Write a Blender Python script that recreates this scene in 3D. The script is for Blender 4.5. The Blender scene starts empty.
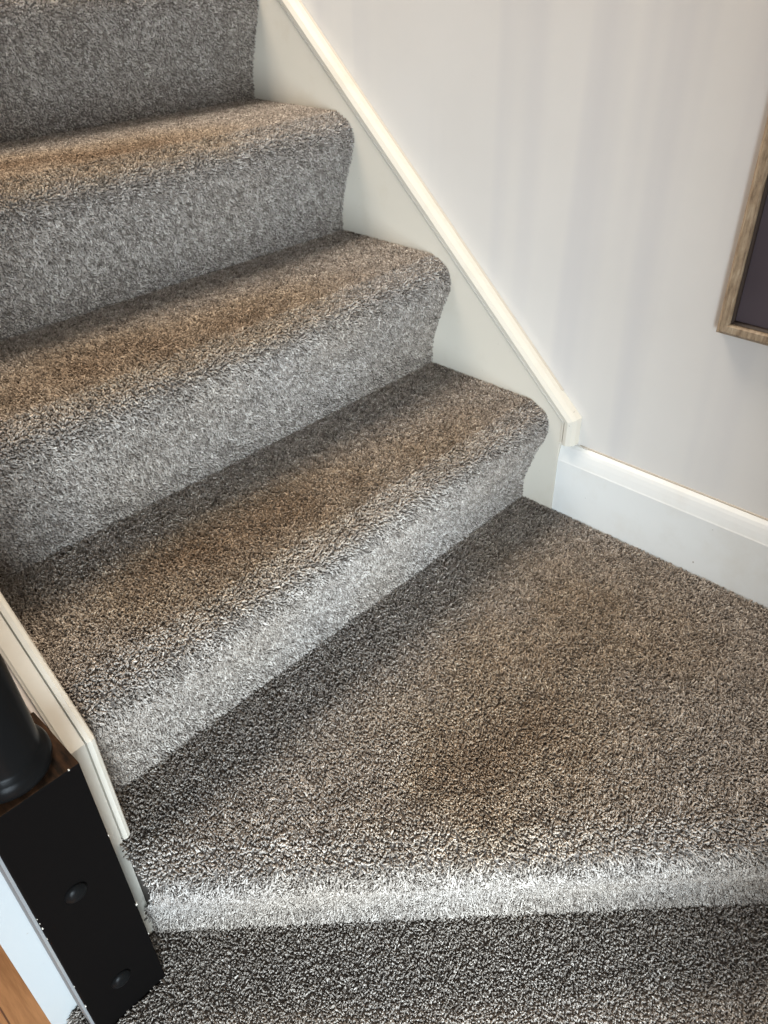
import bpy, bmesh, math, random
import numpy as np
from mathutils import Vector, Matrix

random.seed(4)
rng = np.random.default_rng(11)
C = bpy.context.scene.collection
R, T = 0.1910, 0.2112            # rise and going of a step
XR, XL = 0.0, -0.838           # faces of the right and the left skirt board
SL = R / T
D = Vector((0.7125, -0.7017, 0))   # direction of the winder's nosing line, newel to wall corner
N = Vector((-0.7017, -0.7125, 0))  # its downhill normal
W0 = Vector((-0.802, -0.1027, 0))  # a point on the winder riser's base line
CAM = Vector((-0.9810, -0.6155, 0.7986))

# ------------------------------------------------------------------ materials
def new_mat(name):
    m = bpy.data.materials.new(name); m.use_nodes = True
    nt = m.node_tree; b = nt.nodes['Principled BSDF']
    return m, nt, b

def coords(nt, scale=(1, 1, 1)):
    tc = nt.nodes.new('ShaderNodeNewGeometry'); mp = nt.nodes.new('ShaderNodeMapping')
    mp.inputs['Scale'].default_value = scale
    nt.links.new(tc.outputs['Position'], mp.inputs['Vector'])
    return mp.outputs['Vector']

def noise(nt, vec, scale, detail=3, rough=0.55):
    n = nt.nodes.new('ShaderNodeTexNoise')
    n.inputs['Scale'].default_value = scale; n.inputs['Detail'].default_value = detail
    n.inputs['Roughness'].default_value = rough
    nt.links.new(vec, n.inputs['Vector']); return n.outputs['Fac']

def ramp(nt, fac, stops):
    r = nt.nodes.new('ShaderNodeValToRGB')
    while len(r.color_ramp.elements) < len(stops): r.color_ramp.elements.new(0.5)
    for e, (p, c) in zip(r.color_ramp.elements, stops):
        e.position = p; e.color = (*c, 1)
    nt.links.new(fac, r.inputs['Fac']); return r.outputs['Color']

def bump(nt, b, h, strength, dist):
    bp = nt.nodes.new('ShaderNodeBump')
    bp.inputs['Strength'].default_value = strength; bp.inputs['Distance'].default_value = dist
    nt.links.new(h, bp.inputs['Height']); nt.links.new(bp.outputs['Normal'], b.inputs['Normal'])

def mix(nt, a, b_, fac, mode='MIX'):
    m = nt.nodes.new('ShaderNodeMix'); m.data_type = 'RGBA'; m.blend_type = mode
    for k, v in ((6, a), (7, b_)):
        if isinstance(v, tuple): m.inputs[k].default_value = (*v, 1)
        else: nt.links.new(v, m.inputs[k])
    if isinstance(fac, float): m.inputs[0].default_value = fac
    else: nt.links.new(fac, m.inputs[0])
    return m.outputs[2]

def painted(name, col, rough=0.4, dirt=(0.5, 0.42, 0.3), amount=0.25, bstr=0.15):
    m, nt, b = new_mat(name); v = coords(nt)
    f = ramp(nt, noise(nt, v, 9, 5, 0.65), [(0.52, (0, 0, 0)), (0.8, (amount,) * 3)])
    c1 = mix(nt, col, dirt, f)
    sp = ramp(nt, noise(nt, v, 130, 2, 0.5), [(0.76, (0, 0, 0)), (0.79, (0.7, 0.7, 0.7))])
    c2 = mix(nt, c1, (0.25, 0.2, 0.14), sp)
    nt.links.new(c2, b.inputs['Base Color']); b.inputs['Roughness'].default_value = rough
    bump(nt, b, noise(nt, v, 60, 3), bstr, 0.002)
    return m

M_WALL, nt, b = new_mat('wall_paint'); v = coords(nt)
c = ramp(nt, noise(nt, v, 3.5, 4), [(0.3, (0.655, 0.625, 0.58)), (0.7, (0.70, 0.67, 0.625))])
vs = coords(nt, (1, 1, 0.03))                 # faint upright roller marks
c = mix(nt, c, (0.57, 0.55, 0.54), ramp(nt, noise(nt, vs, 13, 2), [(0.54, (0, 0, 0)), (0.68, (0.5, 0.5, 0.5))]))
nt.links.new(c, b.inputs['Base Color']); b.inputs['Roughness'].default_value = 0.55
bump(nt, b, noise(nt, v, 90, 4), 0.12, 0.002)

M_WHITE = painted('white_trim_paint', (0.76, 0.755, 0.72), 0.4)
M_CREAM = painted('aged_cream_trim_paint', (0.65, 0.605, 0.515), 0.55, amount=0.4)
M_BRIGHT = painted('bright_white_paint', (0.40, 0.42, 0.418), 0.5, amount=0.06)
M_PLASTER = painted('outer_wall_plaster', (0.78, 0.70, 0.63), 0.6, amount=0.1)
M_CAULK = painted('yellowed_caulk', (0.5, 0.44, 0.36), 0.6)

M_BLACK, nt, b = new_mat('black_newel_paint'); v = coords(nt)
c = ramp(nt, noise(nt, coords(nt, (1, 1, 3)), 140, 3, 0.6), [(0.73, (0.0035, 0.003, 0.0028)), (0.76, (0.05, 0.04, 0.03))])
nt.links.new(c, b.inputs['Base Color']); b.inputs['Roughness'].default_value = 0.55
b.inputs['Specular IOR Level'].default_value = 0.03
bump(nt, b, noise(nt, v, 45, 4), 0.1, 0.002)

M_GLOSS, nt, b = new_mat('black_gloss_paint')
b.inputs['Base Color'].default_value = (0.006, 0.006, 0.006, 1); b.inputs['Roughness'].default_value = 0.28
b.inputs['Specular IOR Level'].default_value = 0.05

M_WORN, nt, b = new_mat('worn_brown_wood'); v = coords(nt)
c = ramp(nt, noise(nt, coords(nt, (1, 0.2, 1)), 120, 5, 0.7), [(0.35, (0.008, 0.005, 0.003)), (0.75, (0.06, 0.028, 0.013))])
nt.links.new(c, b.inputs['Base Color']); b.inputs['Roughness'].default_value = 0.8; b.inputs['Specular IOR Level'].default_value = 0.08

M_GREY = painted('greyed_edge_paint', (0.20, 0.205, 0.205), 0.6)
M_CHIP, nt, b = new_mat('bare_wood_chip')
b.inputs['Base Color'].default_value = (0.62, 0.58, 0.5, 1); b.inputs['Roughness'].default_value = 0.7

M_FRAME, nt, b = new_mat('weathered_frame_wood')
tcg = nt.nodes.new('ShaderNodeTexCoord'); mp = nt.nodes.new('ShaderNodeMapping')
nt.links.new(tcg.outputs['Generated'], mp.inputs['Vector']); mp.inputs['Scale'].default_value = (3, 14, 3)
g = ramp(nt, noise(nt, coords(nt, (1, 1, 0.25)), 170, 6, 0.7),
         [(0.3, (0.13, 0.085, 0.05)), (0.5, (0.30, 0.22, 0.14)), (0.72, (0.46, 0.37, 0.26))])
nt.links.new(g, b.inputs['Base Color']); b.inputs['Roughness'].default_value = 0.6
bump(nt, b, noise(nt, coords(nt, (1, 1, 0.25)), 170, 6), 0.4, 0.001)
M_LIP, nt, b = new_mat('dark_frame_lip')
b.inputs['Base Color'].default_value = (0.035, 0.022, 0.015, 1); b.inputs['Roughness'].default_value = 0.6
M_ART, nt, b = new_mat('dark_picture_panel'); v = coords(nt)
c = ramp(nt, noise(nt, v, 8, 2), [(0.3, (0.055, 0.043, 0.052)), (0.7, (0.075, 0.06, 0.07))])
nt.links.new(c, b.inputs['Base Color']); b.inputs['Roughness'].default_value = 0.35

M_FLOOR, nt, b = new_mat('oak_laminate_floor')
tc = nt.nodes.new('ShaderNodeNewGeometry'); mp = nt.nodes.new('ShaderNodeMapping')
mp.inputs['Rotation'].default_value = (0, 0, math.radians(90))
nt.links.new(tc.outputs['Position'], mp.inputs['Vector'])
bk = nt.nodes.new('ShaderNodeTexBrick')
bk.inputs['Scale'].default_value = 1.0; bk.inputs['Brick Width'].default_value = 0.9
bk.inputs['Row Height'].default_value = 0.085; bk.inputs['Mortar Size'].default_value = 0.0012
bk.inputs['Color1'].default_value = (0.50, 0.215, 0.075, 1); bk.inputs['Color2'].default_value = (0.60, 0.28, 0.105, 1)
bk.inputs['Mortar'].default_value = (0.18, 0.07, 0.025, 1)
nt.links.new(mp.outputs['Vector'], bk.inputs['Vector'])
gr = ramp(nt, noise(nt, coords(nt, (1, 0.09, 1)), 110, 5, 0.65), [(0.35, (0.66, 0.60, 0.52)), (0.62, (1, 1, 1))])
nt.links.new(mix(nt, bk.outputs['Color'], gr, 1.0, 'MULTIPLY'), b.inputs['Base Color'])
b.inputs['Roughness'].default_value = 0.35

# carpet: every yarn tuft carries its own tone ('yarn') and its soiling ('wear')
def carpet(name, base):
    m, nt, b = new_mat(name)
    a = nt.nodes.new('ShaderNodeAttribute'); a.attribute_name = 'yarn'
    w = nt.nodes.new('ShaderNodeAttribute'); w.attribute_name = 'wear'
    if base:
        col = (0.13, 0.11, 0.095)
        rgb = nt.nodes.new('ShaderNodeRGB'); rgb.outputs[0].default_value = (*col, 1); c = rgb.outputs[0]
    else:
        c = ramp(nt, a.outputs['Fac'], [(0.0, (0.11, 0.093, 0.08)), (0.3, (0.26, 0.232, 0.205)),
                                        (0.62, (0.42, 0.385, 0.35)), (1.0, (0.70, 0.66, 0.61))])
        wc = ramp(nt, w.outputs['Fac'], [(0.0, (1, 1, 1)), (0.5, (0.90, 0.78, 0.63)), (1.0, (0.48, 0.34, 0.22))])
        c = mix(nt, c, wc, 1.0, 'MULTIPLY')
    nt.links.new(c, b.inputs['Base Color'])
    b.inputs['Roughness'].default_value = 0.75; b.inputs['Specular IOR Level'].default_value = 0.25
    return m
M_PILE = carpet('carpet_yarn', False)
M_BACK = carpet('carpet_backing', True)

# ------------------------------------------------------------------ mesh helpers
def link(name, me, parent=None, mats=()):
    o = bpy.data.objects.new(name, me); C.objects.link(o)
    for m in mats: me.materials.append(m)
    if parent: o.parent = parent
    return o

def obj(name, bm, mat, parent=None, smooth=False):
    me = bpy.data.meshes.new(name)
    bmesh.ops.recalc_face_normals(bm, faces=bm.faces)
    if smooth:
        for f in bm.faces: f.smooth = True
    bm.to_mesh(me); bm.free()
    return link(name, me, parent, mat if isinstance(mat, (list, tuple)) else (mat,))

def bx(bm, x0, x1, y0, y1, z0, z1, bev=0.0, mi=0):
    vs = [bm.verts.new((x, y, z)) for x in (x0, x1) for y in (y0, y1) for z in (z0, z1)]
    fs = [bm.faces.new([vs[i] for i in q]) for q in
          ((0, 1, 3, 2), (4, 6, 7, 5), (0, 4, 5, 1), (2, 3, 7, 6), (0, 2, 6, 4), (1, 5, 7, 3))]
    for f in fs: f.material_index = mi
    if bev:
        es = {e for f in fs for e in f.edges}
        bmesh.ops.bevel(bm, geom=list(es), offset=bev, segments=2, affect='EDGES', profile=0.6)

def prism(bm, pts, a, b):
    """closed polygon pts (list of Vector) extruded along vector b-a"""
    lo = [bm.verts.new(p + a) for p in pts]; hi = [bm.verts.new(p + b) for p in pts]
    bm.faces.new(lo[::-1]); bm.faces.new(hi)
    for i in range(len(pts)):
        j = (i + 1) % len(pts); bm.faces.new((lo[i], lo[j], hi[j], hi[i]))

def sweep(bm, sections):
    """rings of Vectors joined one to the next, both ends closed"""
    rings = [[bm.verts.new(p) for p in s] for s in sections]
    n = len(rings[0])
    for r0, r1 in zip(rings, rings[1:]):
        for i in range(n):
            j = (i + 1) % n; bm.faces.new((r0[i], r0[j], r1[j], r1[i]))
    bm.faces.new(rings[0][::-1]); bm.faces.new(rings[-1])

def lathe(bm, prof, cx, cy, seg=48):
    rings = [[bm.verts.new((cx + r * math.cos(2 * math.pi * k / seg), cy + r * math.sin(2 * math.pi * k / seg), z))
              for k in range(seg)] for r, z in prof]
    for r0, r1 in zip(rings, rings[1:]):
        for k in range(seg):
            j = (k + 1) % seg; bm.faces.new((r0[k], r0[j], r1[j], r1[k]))
    bm.faces.new(rings[0][::-1]); bm.faces.new(rings[-1])

def tag(o, label, cat, group=None):
    o['label'] = label; o['category'] = cat
    if group: o['group'] = group
def struct(o, label=None, cat=None):
    o['kind'] = 'structure'
    if label: o['label'] = label
    if cat: o['category'] = cat
    return o

# ------------------------------------------------------------------ carpet pile
def vnoise(p, scale, seed):
    """smooth value noise on points p (n,3)"""
    g = np.random.default_rng(seed).random((32, 32, 32))
    q = p / scale; i = np.floor(q).astype(int); f = q - i; f = f * f * (3 - 2 * f)
    out = 0
    for dx in (0, 1):
        for dy in (0, 1):
            for dz in (0, 1):
                w = (f[:, 0] if dx else 1 - f[:, 0]) * (f[:, 1] if dy else 1 - f[:, 1]) * (f[:, 2] if dz else 1 - f[:, 2])
                out = out + w * g[(i[:, 0] + dx) % 32, (i[:, 1] + dy) % 32, (i[:, 2] + dz) % 32]
    return out

def tufts(P, Nn, down, wear, h=0.0052, rad=0.00125, lean=0.0025):
    """one bent, tapering, three-sided yarn per row of P; returns verts, faces, yarn, wear"""
    n = len(P)
    a = rng.normal(size=(n, 3)); a -= (a * Nn).sum(1, keepdims=True) * Nn
    # neighbouring yarns lean alike: pile direction drifts slowly over the carpet
    drift = np.stack([vnoise(P, 0.018, 1) - .5, vnoise(P, 0.018, 2) - .5, vnoise(P, 0.018, 3) - .5], 1) * 3.2
    drift += np.stack([vnoise(P, 0.11, 5) - .5, vnoise(P, 0.11, 6) - .5, vnoise(P, 0.11, 7) - .5], 1) * 1.2
    drift -= (drift * Nn).sum(1, keepdims=True) * Nn
    L = a * 1.0 + drift * 0.55 + down * 0.7
    hh = h * rng.uniform(0.78, 1.12, n)[:, None]
    m1 = P + Nn * hh * 0.55 + L * lean * 0.35
    tip = P + Nn * hh + L * lean
    ax = tip - m1; ax /= np.linalg.norm(ax, axis=1, keepdims=True)
    s1 = np.cross(ax, rng.normal(size=(n, 3))); s1 /= np.linalg.norm(s1, axis=1, keepdims=True)
    s2 = np.cross(ax, s1)
    rr = rad * rng.uniform(0.75, 1.25, n)[:, None]
    V = []
    for cpt, k, tw in ((P - Nn * 0.001, 0.8, 0.0), (m1, 1.15, 0.7), (tip - ax * rr * 0.7, 0.95, 1.5)):
        for j in range(3):
            th = tw + j * 2.0944
            V.append(cpt + (s1 * math.cos(th) + s2 * math.sin(th)) * rr * k)
    V.append(tip + ax * rr * 0.2)
    V = np.stack(V, 1)                                   # n,10,3
    q = []
    for r in (0, 3):
        for j in range(3):
            k = (j + 1) % 3
            q += [(r + j, r + k, r + 3 + k), (r + j, r + 3 + k, r + 3 + j)]
    for j in range(3): q.append((6 + j, 6 + (j + 1) % 3, 9))
    F = (np.array(q)[None] + (np.arange(n) * 10)[:, None, None]).reshape(-1, 3)
    clump = vnoise(P, 0.006, 9)
    yarn = np.clip(0.25 + 0.5 * rng.random(n) + 0.45 * (clump - .5) + 0.12 * rng.normal(size=n), 0, 1)
    return V.reshape(-1, 3), F, np.repeat(yarn, 10), np.repeat(wear, 10)

def wear_at(P, Nn):
    """traffic soiling: brown patches worn into the middle of each tread near its nosing"""
    w = np.zeros(len(P))
    spots = [(-.50, T*0+.05, 0, .24, .075, .75), (-.17, T*0+.03, 0, .13, .06, .35),
             (-.36, T*1+.03, 1*R, .17, .07, .75), (-.62, T*1+.06, 1*R, .17, .08, .8), 
             (-.34, T*2+.03, 2*R, .17, .07, .8), (-.60, T*2+.05, 2*R, .2, .08, .8),
             (-.30, T*3+.03, 3*R, .2, .07, .7),
             (-.33, -.27, 0, .22, .17, .5), (-.50, -.30, 0, .12, .10, .45), (-.14, -.25, 0, .10, .2, .25),
             (-.60, T*0+.1, 0, .2, .05, .4)]
    for x, y, z, sx, sy, amp in spots:
        yy = y
        z = z + R if z or y > 0 else z
        w += amp * np.exp(-((P[:, 0] - x) / sx) ** 2 - ((P[:, 1] - yy) / sy) ** 2 - (np.maximum(0, np.abs(P[:, 2] - z) - .012) / .022) ** 2)
    w *= 0.8; w += 0.10 * np.clip(Nn[:, 2], 0, 1) * (0.5 + vnoise(P, 0.14, 23))
    w *= 0.75 + 0.5 * vnoise(P, 0.05, 21)
    w = np.maximum(w, 0.22 * (vnoise(P, 0.12, 22)) )
    return np.clip(w, 0, 1)

def pile_obj(name, parent, base_bm, P, Nn, down, **kw):
    """the carpet's backing and its yarns as one mesh"""
    bme = bpy.data.meshes.new('tmp')
    bmesh.ops.recalc_face_normals(base_bm, faces=base_bm.faces)
    bmesh.ops.triangulate(base_bm, faces=base_bm.faces)
    base_bm.to_mesh(bme); base_bm.free()
    nb = len(bme.vertices)
    bv = np.zeros(nb * 3); bme.vertices.foreach_get('co', bv); bv = bv.reshape(-1, 3)
    bf = np.array([list(p.vertices) for p in bme.polygons])
    V, F, y, w = tufts(P, Nn, down, wear_at(P, Nn), **kw)
    V = np.concatenate([bv, V]); F = np.concatenate([bf, F + nb])
    me = bpy.data.meshes.new(name)
    me.vertices.add(len(V)); me.vertices.foreach_set('co', V.ravel().astype(np.float32))
    me.loops.add(F.size); me.loops.foreach_set('vertex_index', F.ravel().astype(np.int32))
    me.polygons.add(len(F)); me.polygons.foreach_set('loop_start', (np.arange(len(F)) * 3).astype(np.int32))
    me.polygons.foreach_set('loop_total', np.full(len(F), 3, np.int32))
    mi = np.ones(len(F), np.int32); mi[:len(bf)] = 0
    me.polygons.foreach_set('material_index', mi)
    sm = np.ones(len(F), bool); sm[:len(bf)] = False
    me.polygons.foreach_set('use_smooth', sm)
    for nm, arr in (('yarn', y), ('wear', w)):
        at = me.attributes.new(nm, 'FLOAT', 'POINT')
        at.data.foreach_set('value', np.concatenate([np.zeros(nb), arr]).astype(np.float32))
    me.update(); me.validate()
    bpy.data.meshes.remove(bme)
    return link(name, me, parent, (M_BACK, M_PILE))

def scatter_profile(prof, origin, along, out, u0, u1, step, clip=None):
    """jittered grid over a profile (d = distance outward, z) swept along `along`.
    returns positions, normals, tangents pointing down the profile"""
    pr = np.array(prof, float)
    q = [pr[0]]                                   # Catmull-Rom resample keeps the roll of the nosing smooth
    for k in range(len(pr) - 1):
        p0, p1, p2, p3 = pr[max(k - 1, 0)], pr[k], pr[k + 1], pr[min(k + 2, len(pr) - 1)]
        L = np.hypot(*(p2 - p1)); m = max(1, int(L / .003)) if L < .05 else 1
        for t in (np.arange(m) + 1) / m:
            q.append(.5 * (2 * p1 + (p2 - p0) * t + (2 * p0 - 5 * p1 + 4 * p2 - p3) * t * t + (3 * p1 - p0 - 3 * p2 + p3) * t ** 3) if L < .05 else p1 + (p2 - p1) * t)
    pr = np.array(q); seg = np.diff(pr, axis=0); ln = np.hypot(seg[:, 0], seg[:, 1])
    cum = np.concatenate([[0], np.cumsum(ln)])
    ns = max(2, int(cum[-1] / step)); nu = max(2, int((u1 - u0) / step))
    S, U = np.meshgrid((np.arange(ns) + .5) / ns * cum[-1], u0 + (np.arange(nu) + .5) / nu * (u1 - u0), indexing='ij')
    S = (S + rng.uniform(-.5, .5, S.shape) * step).ravel().clip(0, cum[-1] - 1e-6)
    U = (U + rng.uniform(-.5, .5, U.shape) * step).ravel()
    k = np.searchsorted(cum, S, side='right') - 1; k = k.clip(0, len(ln) - 1)
    t = (S - cum[k]) / ln[k]
    dz = pr[k] + seg[k] * t[:, None]
    # smooth normals: blend of vertex tangents
    tv = np.zeros_like(pr); tn = seg / ln[:, None]
    tv[:-1] += tn; tv[1:] += tn
    tg = tv[k] * (1 - t)[:, None] + tv[k + 1] * t[:, None]; tg /= np.linalg.norm(tg, axis=1, keepdims=True)
    o3, a3, u3 = np.array(out), np.array(along), np.array([0, 0, 1.0])
    P = np.array(origin) + U[:, None] * a3 + dz[:, :1] * o3 + dz[:, 1:] * u3
    # profile runs upward along the riser then inward: normal is tangent turned outward
    Nn = tg[:, 1:] * o3 - tg[:, :1] * u3
    dn = -(tg[:, :1] * o3 + tg[:, 1:] * u3)
    dn = dn * np.abs(tg[:, 1:])                     # pile hangs only where the surface is steep
    if clip is not None:
        m = clip(P); P, Nn, dn = P[m], Nn[m], dn[m]
    return P, Nn, dn

PH = 0.0043   # pile height kept inside the measured outline
def riser_prof():   # d outward, z
    return [(-PH, -0.004), (-PH, .03), (.005 - PH, .055), (.0125 - PH, .078), (.022 - PH, .106), (.029 - PH, .122)]
def nose_prof(depth, overhang=0.0):
    o = overhang
    pts = [(.029 - PH + o, .122), (.0345 - PH + o, .138), (.036 - PH + o, .150), (.0335 - PH + o, .164), (.027 - PH + o, .1745),
            (.016 + o - PH * .7, .1790), (0 + o, R - PH - .0015), (-.022, R - PH - .0003), (-depth, R - PH)]
    return pts

stair = bpy.data.objects.new('staircase', None); C.objects.link(stair); stair.location = (0, 0, 0)
tag(stair, 'winding staircase fully carpeted in mottled grey-brown pile between white skirt boards', 'staircase')

def flight_step(i, step):
    y0 = i * T; org = (0, y0, i * R)
    along, out = (1, 0, 0), (0, -1, 0)
    clip = lambda P: (P[:, 0] > XL + .0015) & (P[:, 0] < XR - .0001)
    rp, npf = riser_prof(), nose_prof(T + .006)
    def solid(pts):
        bm = bmesh.new()
        prism(bm, [Vector((0, y0 - d, i * R + z)) for d, z in pts], Vector((XL + .0005, 0, 0)), Vector((XR - .0005, 0, 0)))
        return bm
    P, Nn, dn = scatter_profile(npf, org, along, out, XL, XR, step, clip)
    kw = dict(h=.0050 - .0003 * i, lean=.0023 - .0002 * i)
    pile_obj('tread', stair, solid(npf + [(-T - .006, R - .03), (-.012, R - .03), (-.012, .122)]), P, Nn, dn * .8, **kw)
    P, Nn, dn = scatter_profile(rp, org, along, out, XL, XR, step, clip)
    pile_obj('riser', stair, solid(rp + [(-.012, .122), (-.012, -.004)]), P, Nn, dn * .8, h=0.0045, rad=.00105, lean=.0018)

for i in range(0, 6):
    flight_step(i, (0.0025, 0.0024, 0.0024, 0.0025, 0.0028, 0.0035)[i])

# the winder: wedge-shaped tread at z = 0, its nosing cut diagonally from the newel to the corner
YB = -0.905                                # back wall
def line_y(x, off=0.0):                    # y of the diagonal at x, moved downhill by off
    o = W0 + N * off
    return o.y + (x - o.x) * D.y / D.x
def winder():
    st = .0026
    org = W0 - D * ((W0.x - (-0.90)) / D.x); org.z = -R
    clip = lambda P: ((P[:, 0] > XL - .001) | ((P[:, 1] < -.0595) & (P[:, 0] > -.8425))) & (P[:, 0] < XR - .0001) & (P[:, 1] < .003) & (P[:, 1] > YB + .002)
    along, out = tuple(D), tuple(N)
    npf = nose_prof(.03)
    P, Nn, dn = scatter_profile(npf, tuple(org), along, out, 0, 1.28, st, clip)
    # flat of the tread
    nx, ny = int(.84 / st), int(.9 / st)
    X, Y = np.meshgrid(XL + (np.arange(nx) + .5) * st, .004 - (np.arange(ny) + .5) * st, indexing='ij')
    X = (X + rng.uniform(-.5, .5, X.shape) * st).ravel(); Y = (Y + rng.uniform(-.5, .5, Y.shape) * st).ravel()
    P2 = np.stack([X, Y, np.full(len(X), -PH)], 1)
    dist = (P2 - np.array(W0)) @ np.array(N)
    P2 = P2[(dist < -.03) & clip(P2)]
    P = np.concatenate([P, P2]); Nn = np.concatenate([Nn, np.tile([0, 0, 1.0], (len(P2), 1))])
    dn = np.concatenate([dn * .8, np.zeros((len(P2), 3))])
    bm = bmesh.new()
    # swept nosing band cut at the skirt and wall planes, and a flat wedge behind it
    secs = []
    pts = npf + [(-.03, R - .03), (-.012, R - .03), (-.012, .122)]
    def ring(x):
        out_ = []
        for d, z in pts:
            o = W0 + N * d; s = (x - o.x) / D.x; p = o + D * s; p.z = z - R
            if p.y < YB + .001: p.y = YB + .001
            out_.append(p)
        return out_
    sweep(bm, [ring(-.8370), ring(-.4), ring(-.1), ring(XR - .0005)])
    xa, xb = XL + .0005, XR - .0005
    poly = [Vector((xa, .012, 0)), Vector((xa, min(-.0012, line_y(xa, -.029)), 0)), Vector((xb, line_y(xb, -.029), 0)), Vector((xb, .012, 0))]
    prism(bm, poly, Vector((0, 0, -.03)), Vector((0, 0, -PH)))
    pile_obj('tread', stair, bm, P, Nn, dn)
    rp = riser_prof()
    P, Nn, dn = scatter_profile(rp, tuple(org), along, out, 0, 1.28, st, clip)
    bm = bmesh.new(); pts = rp + [(-.012, .122), (-.012, -.004)]
    sweep(bm, [ring(-.8370), ring(-.4), ring(-.1), ring(XR - .0005)])
    pile_obj('riser', stair, bm, P, Nn, dn * .8, h=.0045, rad=.00105, lean=.0018)
winder()

# lowest step: z = -R, its nosing along the hall side
NX, NY0, NY1 = -.9475, -.1145, -.029       # newel block (left face x, front y, back y)
XB = -.935                                  # riser line of the lowest step (outward is -x)
def lowest():
    st = .0026; zb = -2 * R
    yE = -.0625
    def clip(P):
        on_newel = (P[:, 0] > -.9490) & (P[:, 0] < -.8605) & (P[:, 1] > NY0 - .0015)
        return (P[:, 1] > YB + .002) & (P[:, 1] < yE) & (P[:, 0] < XR - .0001) & ~on_newel
    npf = nose_prof(.03)
    P, Nn, dn = scatter_profile(npf, (XB, YB, zb), (0, 1, 0), (-1, 0, 0), 0, yE - YB + .004, st, clip)
    nx, ny = int(.94 / st), int(.86 / st)
    X, Y = np.meshgrid(XB + .03 + (np.arange(nx) + .5) * st, YB + (np.arange(ny) + .5) * st, indexing='ij')
    X = (X + rng.uniform(-.5, .5, X.shape) * st).ravel(); Y = (Y + rng.uniform(-.5, .5, Y.shape) * st).ravel()
    P2 = np.stack([X, Y, np.full(len(X), -R - PH)], 1)
    dist = (P2 - np.array(W0)) @ np.array(N)
    P2 = P2[(dist > -.004) & clip(P2)]
    P = np.concatenate([P, P2]); Nn = np.concatenate([Nn, np.tile([0, 0, 1.0], (len(P2), 1))])
    dn = np.concatenate([dn * .8, np.zeros((len(P2), 3))])
    bm = bmesh.new()
    pts = npf + [(-.03, R - .03), (-.012, R - .03), (-.012, .122)]
    prism(bm, [Vector((XB - d, 0, zb + z)) for d, z in pts], Vector((0, YB + .001, 0)), Vector((0, yE, 0)))
    poly = [Vector((XB + .03, YB + .001, 0)), Vector((-.02, YB + .001, 0)),
            Vector((-.70, -.13, 0)), Vector((XL + .012, -.04, 0)), Vector((XB + .03, -.04, 0))]
    prism(bm, poly, Vector((0, 0, -R - .03)), Vector((0, 0, -R - PH)))
    bm2 = None
    pile_obj('tread', stair, bm, P, Nn, dn, rad=.0012)
    rp = riser_prof()
    P, Nn, dn = scatter_profile(rp, (XB, YB, zb), (0, 1, 0), (-1, 0, 0), 0, yE - YB, .0035, clip)
    bm = bmesh.new(); pts = [(d, max(z, .0005)) for d, z in rp] + [(-.012, .122), (-.012, .0005)]
    prism(bm, [Vector((XB - d, 0, zb + z)) for d, z in pts], Vector((0, YB + .001, 0)), Vector((0, NY0 - .001, 0)))
    pile_obj('riser', stair, bm, P, Nn, dn * .8, h=.0045, rad=.00105, lean=.0018)
lowest()

# ------------------------------------------------------------------ skirt boards
YE = -.0578; ZE = .1694                     # end of the boards and the height of their top there
def top_z(y): return ZE + (y - YE) * SL
YT = 1.25
WX = .016                                   # right wall face
def skirt_bm(x0, x1, zbot, bev=.0015):
    bm = bmesh.new()
    pts = [Vector((0, YE, zbot)), Vector((0, YE, ZE)), Vector((0, YT, top_z(YT))), Vector((0, YT, top_z(YT) - .75)), Vector((0, .12, zbot))]
    prism(bm, pts, Vector((x0, 0, 0)), Vector((x1, 0, 0)))
    return bm
def cap_sections(cs, zlow, side=1):
    """cross-section cs = [(x, t)] with t measured square off the board's edge; mitred at the corner"""
    n1 = Vector((0, -SL, 1)).normalized()         # square off the sloping edge
    n2 = Vector((0, -1, 0))                        # square off the upright end
    cor = Vector((0, YE, ZE))
    m = (n1 + n2); m = m / m.dot(n2)
    secs = [[Vector((x, 0, 0)) + Vector((0, YE, zlow)) + n2 * t for x, t in cs],
            [Vector((x, 0, 0)) + cor + m * t for x, t in cs],
            [Vector((x, 0, 0)) + Vector((0, YT, top_z(YT))) + n1 * t for x, t in cs]]
    return secs

# right board, flat face x = 0, moulding wrapped on its outer edge against the wall
tr = struct(obj('trim_1', skirt_bm(XR, WX - .0002, -.004), M_CREAM), 'white painted skirt board climbing the right wall beside the steps', 'skirt board')
cs = [(WX - .0003, .0), (-.0005, .0), (-.0015, .0035), (.001, .0055), (-.0045, .008), (-.0055, .014), (-.002, .0205), (.005, .0245), (WX - .0003, .026)]
bm = bmesh.new(); sweep(bm, cap_sections(cs, .1335)); mould = obj('cap_molding', bm, M_CREAM, tr)
bm = bmesh.new()                            # caulk line where moulding meets the wall
sec = [[Vector((x, 0, 0)) + Vector((0, YE + .03, top_z(YE + .03))) + Vector((0, -SL, 1)).normalized() * t for x, t in ((WX - .0005, .026), (WX - .0035, .0257), (WX - .0005, .0275))],
       [Vector((x, 0, 0)) + Vector((0, YT, top_z(YT))) + Vector((0, -SL, 1)).normalized() * t for x, t in ((WX - .0005, .026), (WX - .0035, .0257), (WX - .0005, .0275))]]
sweep(bm, sec); obj('caulk_line', bm, M_CAULK, tr)

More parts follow.
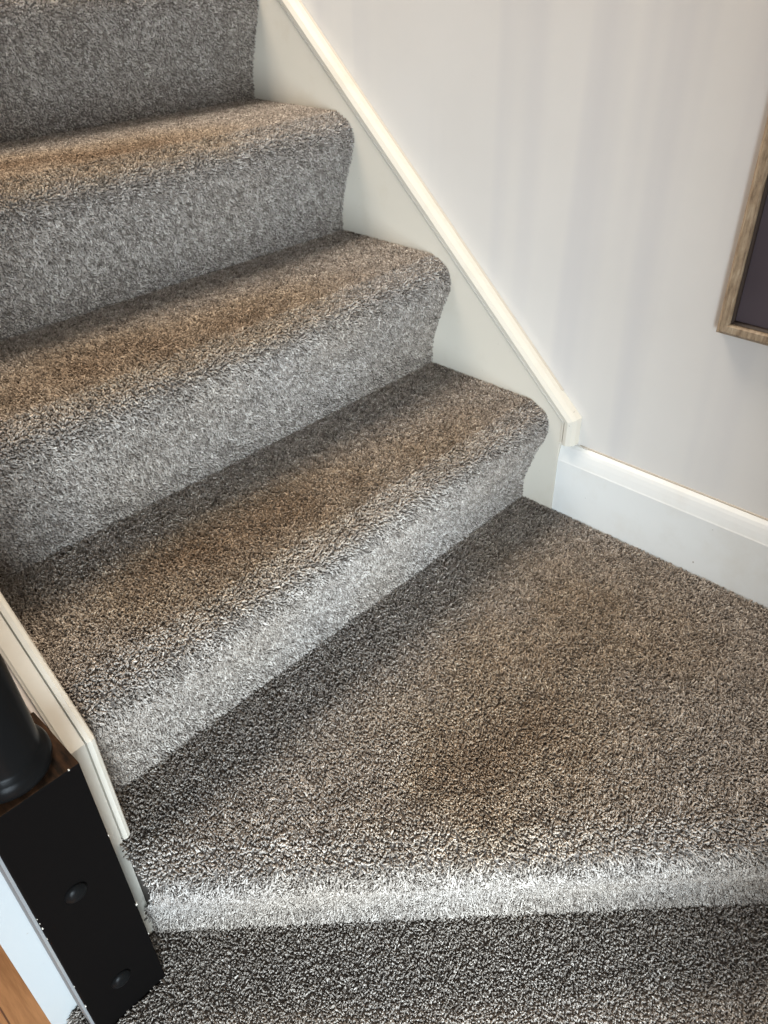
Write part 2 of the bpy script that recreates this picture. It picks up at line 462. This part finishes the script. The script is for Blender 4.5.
# left board with a two-step moulding
tl = struct(obj('trim_2', skirt_bm(-.8555, XL, -R - .003), M_CREAM), 'cream skirt board left of the steps ending at the black newel', 'skirt board')
cs = [(XL, -.018), (-.8285, -.018), (-.8262, -.012), (-.826, -.004), (-.828, .0005), (-.832, .003), (-.8365, .002), (-.8372, -.0035),
      (-.8384, -.0035), (-.8394, .000), (-.8535, .001), (-.8565, -.001), (-.8565, -.0003), (-.8391, -.0006), (-.8383, -.0040), (XL, -.0045)]
bm = bmesh.new(); sweep(bm, cap_sections(cs, .0035)); obj('cap_molding', bm, M_CREAM, tl)

# ------------------------------------------------------------------ walls, floor, baseboard
bm = bmesh.new(); bx(bm, WX, WX + .1, YB - .12, 1.6, -.39, 2.2)
struct(obj('wall_right', bm, M_WALL), 'pale greige painted wall right of the stairs', 'wall')
bm = bmesh.new(); bx(bm, -.80, WX, YB - .12, YB - .02, -.39, 2.2)
struct(obj('wall_back', bm, M_WALL))
bm = bmesh.new()
pts = [Vector((0, -.0285, -2 * R)), Vector((0, -.0285, top_z(-.0285) - .004)), Vector((0, YT, top_z(YT) - .004)), Vector((0, YT, -2 * R))]
prism(bm, pts, Vector((-.8620, 0, 0)), Vector((-.8558, 0, 0)))
struct(obj('wall_left', bm, M_PLASTER), 'outer wall face below the left skirt board', 'wall')
bm = bmesh.new(); bx(bm, -4.5, WX, -4.5, 4.5, -2 * R - .05, -2 * R)
struct(obj('floor', bm, M_FLOOR), 'orange oak laminate hall floor below the stairs', 'floor')
bm = bmesh.new(); bx(bm, -4.6, -4.5, -4.5, 4.5, -.43, 2.2); struct(obj('wall_hall', bm, M_WALL))
bm = bmesh.new(); bx(bm, -4.6, WX, 4.5, 4.6, -.43, 2.2); struct(obj('wall_far', bm, M_WALL))

bm = bmesh.new()                             # moulded baseboard along the right wall
bp = [(WX, -.006), (.0015, -.006), (.0015, .099), (.0023, .1012), (.0030, .105), (.0045, .113), (.0065, .121), (.0085, .126), (.0125, .130), (WX, .131)]
prism(bm, [Vector((x, 0, z)) for x, z in bp], Vector((0, YB + .001, 0)), Vector((0, YE - .0006, 0)))
bb = struct(obj('baseboard_right', bm, M_WHITE), 'white moulded baseboard along the right wall above the winder', 'baseboard')
bm = bmesh.new(); bx(bm, .0138, WX + .0003, YB + .001, YE - .03, .1305, .1325)
obj('caulk_line', bm, M_CAULK, bb)

# white upright board behind the newel on the hall side
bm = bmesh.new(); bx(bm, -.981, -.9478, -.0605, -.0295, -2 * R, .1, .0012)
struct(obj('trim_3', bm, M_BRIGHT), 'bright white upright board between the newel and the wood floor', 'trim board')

# ------------------------------------------------------------------ newel post
newel = bpy.data.objects.new('newel_post', None); C.objects.link(newel); newel.location = (-.905, -.072, -R)
tag(newel, 'black painted newel post with square base and turned shaft at the foot of the flight', 'newel post')
def nobj(name, bm, mat, smooth=False, parent=None):
    o = obj(name, bm, mat, parent or newel, smooth)
    if parent is None: o.matrix_parent_inverse = Matrix.Translation((.905, .072, R))
    return o
bm = bmesh.new(); bx(bm, NX, -.8622, NY0, NY1, -R - .005, .217, .0016)
for f in bm.faces:
    if f.normal.z > .9 or (f.calc_center_median().z > .2165): f.material_index = 1
base = nobj('base_block', bm, (M_BLACK, M_WORN))
bm = bmesh.new(); bx(bm, NX - .0030, NX - .0003, NY0 + .003, -.064, -R - .002, .215)
nobj('side_strip', bm, M_GREY)
prof = [(.0345, .2172), (.0385, .2195), (.0402, .225), (.0400, .231), (.0375, .2365), (.0345, .239), (.0335, .243), (.0338, .252), (.0335, .275),
        (.0325, .31), (.031, .36), (.029, .42), (.027, .50), (.0285, .56), (.033, .585), (.034, .60), (.028, .61), (.026, .63), (.034, .66), (.036, .70), (.032, .73), (.015, .745)]
bm = bmesh.new(); lathe(bm, prof, -.9085, -.0725, 64)
nobj('turned_shaft', bm, M_GLOSS, True)
def plug(x, z):
    bm = bmesh.new()
    rings = []; seg = 32
    for r, d in ((.0115, -.001), (.0115, .0010), (.0102, .0030), (.0078, .0048), (.0045, .0060), (.0012, .0064)):
        rings.append([bm.verts.new((x + r * math.cos(2 * math.pi * k / seg), NY0 - d, z + r * math.sin(2 * math.pi * k / seg))) for k in range(seg)])
    for r0, r1 in zip(rings, rings[1:]):
        for k in range(seg):
            j = (k + 1) % seg; bm.faces.new((r0[k], r0[j], r1[j], r1[k]))
    bm.faces.new(rings[0]); bm.faces.new(rings[-1][::-1])
    nobj('bolt_plug', bm, M_GLOSS, True)
plug(-.9088, .0622); plug(-.9060, -.1235)
# chips of bare wood along the block's worn edges
bm = bmesh.new(); rr = random.Random(9)
for k in range(13):
    side = rr.random()
    if side < .55: x, z = NX + rr.uniform(-.0002, .0012), rr.uniform(-.17, .2)
    elif side < .8: x, z = -.8622 - rr.uniform(0, .0009), rr.uniform(-.18, .2)
    else: x, z = rr.uniform(NX, -.8622), .2165 - rr.uniform(0, .0008)
    s = rr.uniform(.0003, .0008)
    bx(bm, x - s, x + s * rr.uniform(.4, 2.2), NY0 - .0004, NY0 + .001, z - s * rr.uniform(.6, 2), z + s * rr.uniform(.6, 3.5))
ch = nobj('paint_chips', bm, M_CHIP, parent=base); ch['kind'] = 'stuff'; ch.matrix_parent_inverse = base.matrix_world.inverted()
ch['label'] = 'pale bare wood where the black paint has chipped'
ch.matrix_parent_inverse = Matrix.Identity(4)

# ------------------------------------------------------------------ picture
fy, fz, fw, fh, ft = -.2625, .3785, .33, .42, .022
pic = bpy.data.objects.new('picture_frame', None); C.objects.link(pic); pic.location = (WX, fy - fw / 2, fz)
tag(pic, 'weathered wooden picture frame with dark panel hanging on the right wall', 'picture frame')
inv = Matrix.Translation((-WX, -(fy - fw / 2), -fz))
def rail(name, cs, mat, off=0):
    """mitred four-sided moulding; cs = [(x, t)], t inward from the outer edge"""
    bm = bmesh.new()
    cn = [(fy, fz, -1, 1), (fy - fw, fz, 1, 1), (fy - fw, fz + fh, 1, -1), (fy, fz + fh, -1, -1)]
    rings = [[bm.verts.new((x, y + sy * t, z + sz * t)) for x, t in cs] for y, z, sy, sz in cn]
    n = len(cs)
    for a in range(4):
        r0, r1 = rings[a], rings[(a + 1) % 4]
        for i in range(n):
            j = (i + 1) % n; bm.faces.new((r0[i], r0[j], r1[j], r1[i]))
    o = obj(name, bm, mat, pic); o.matrix_parent_inverse = inv; return o
X0 = WX - .0004
rail('frame', [(X0, .0), (X0 - .013, .0), (X0 - ft + .002, .0045), (X0 - ft, .0065), (X0 - ft, .0145), (X0 - ft + .003, .0165), (X0 - .010, .017), (X0, .017)], M_FRAME)
rail('inner_lip', [(X0 - .001, .0172), (X0 - ft + .005, .0172), (X0 - ft + .008, .0195), (X0 - .001, .0195)], M_LIP)
bm = bmesh.new(); bx(bm, X0 - .010, X0 - .001, fy - fw + .0197, fy - .0197, fz + .0197, fz + fh - .0197)
o = obj('panel', bm, M_ART, pic); o.matrix_parent_inverse = inv

# ------------------------------------------------------------------ light
def area(name, loc, tgt, size, power, col, sy=None):
    l = bpy.data.lights.new(name, 'AREA'); l.energy = power; l.color = col; l.size = size
    if sy: l.shape = 'RECTANGLE'; l.size_y = sy
    o = bpy.data.objects.new(name, l); C.objects.link(o); o.location = loc
    o.rotation_euler = (Vector(tgt) - Vector(loc)).to_track_quat('-Z', 'Y').to_euler(); return o
wl = area('window_daylight', (-1.45, -1.55, .24), (-.36, -.28, -.14), .7, 21, (.76, .89, 1.0), .9)
wl.data.spread = math.radians(80)
area('stair_lamp', (-.35, .9, 2.3), (-.45, .1, 0), .8, 57, (1.0, .88, .75))
w = bpy.data.worlds.new('world'); bpy.context.scene.world = w; w.use_nodes = True
w.node_tree.nodes['Background'].inputs['Color'].default_value = (.97, .98, 1.0, 1)
w.node_tree.nodes['Background'].inputs['Strength'].default_value = .37

# ------------------------------------------------------------------ camera
cd = bpy.data.cameras.new('camera'); cam = bpy.data.objects.new('camera', cd); C.objects.link(cam)
cd.sensor_fit = 'VERTICAL'; cd.sensor_height = 24; cd.lens = 786.2 / 1024 * 24; cd.clip_start = .01
right = Vector((0.686711, -0.726565, -0.023039)); dn_ = Vector((-0.441046, -0.391241, -0.807719)); fw_ = Vector((0.577846, 0.564831, -0.589118))
m = Matrix((right, -dn_, -fw_)).transposed().to_4x4(); m.translation = CAM
cam.matrix_world = m
sc = bpy.context.scene; sc.camera = cam
sc.view_settings.view_transform = 'Standard'; sc.view_settings.look = 'None'
sc.view_settings.gamma = 1; sc.view_settings.use_curve_mapping = False; sc.view_settings.exposure = 0.0
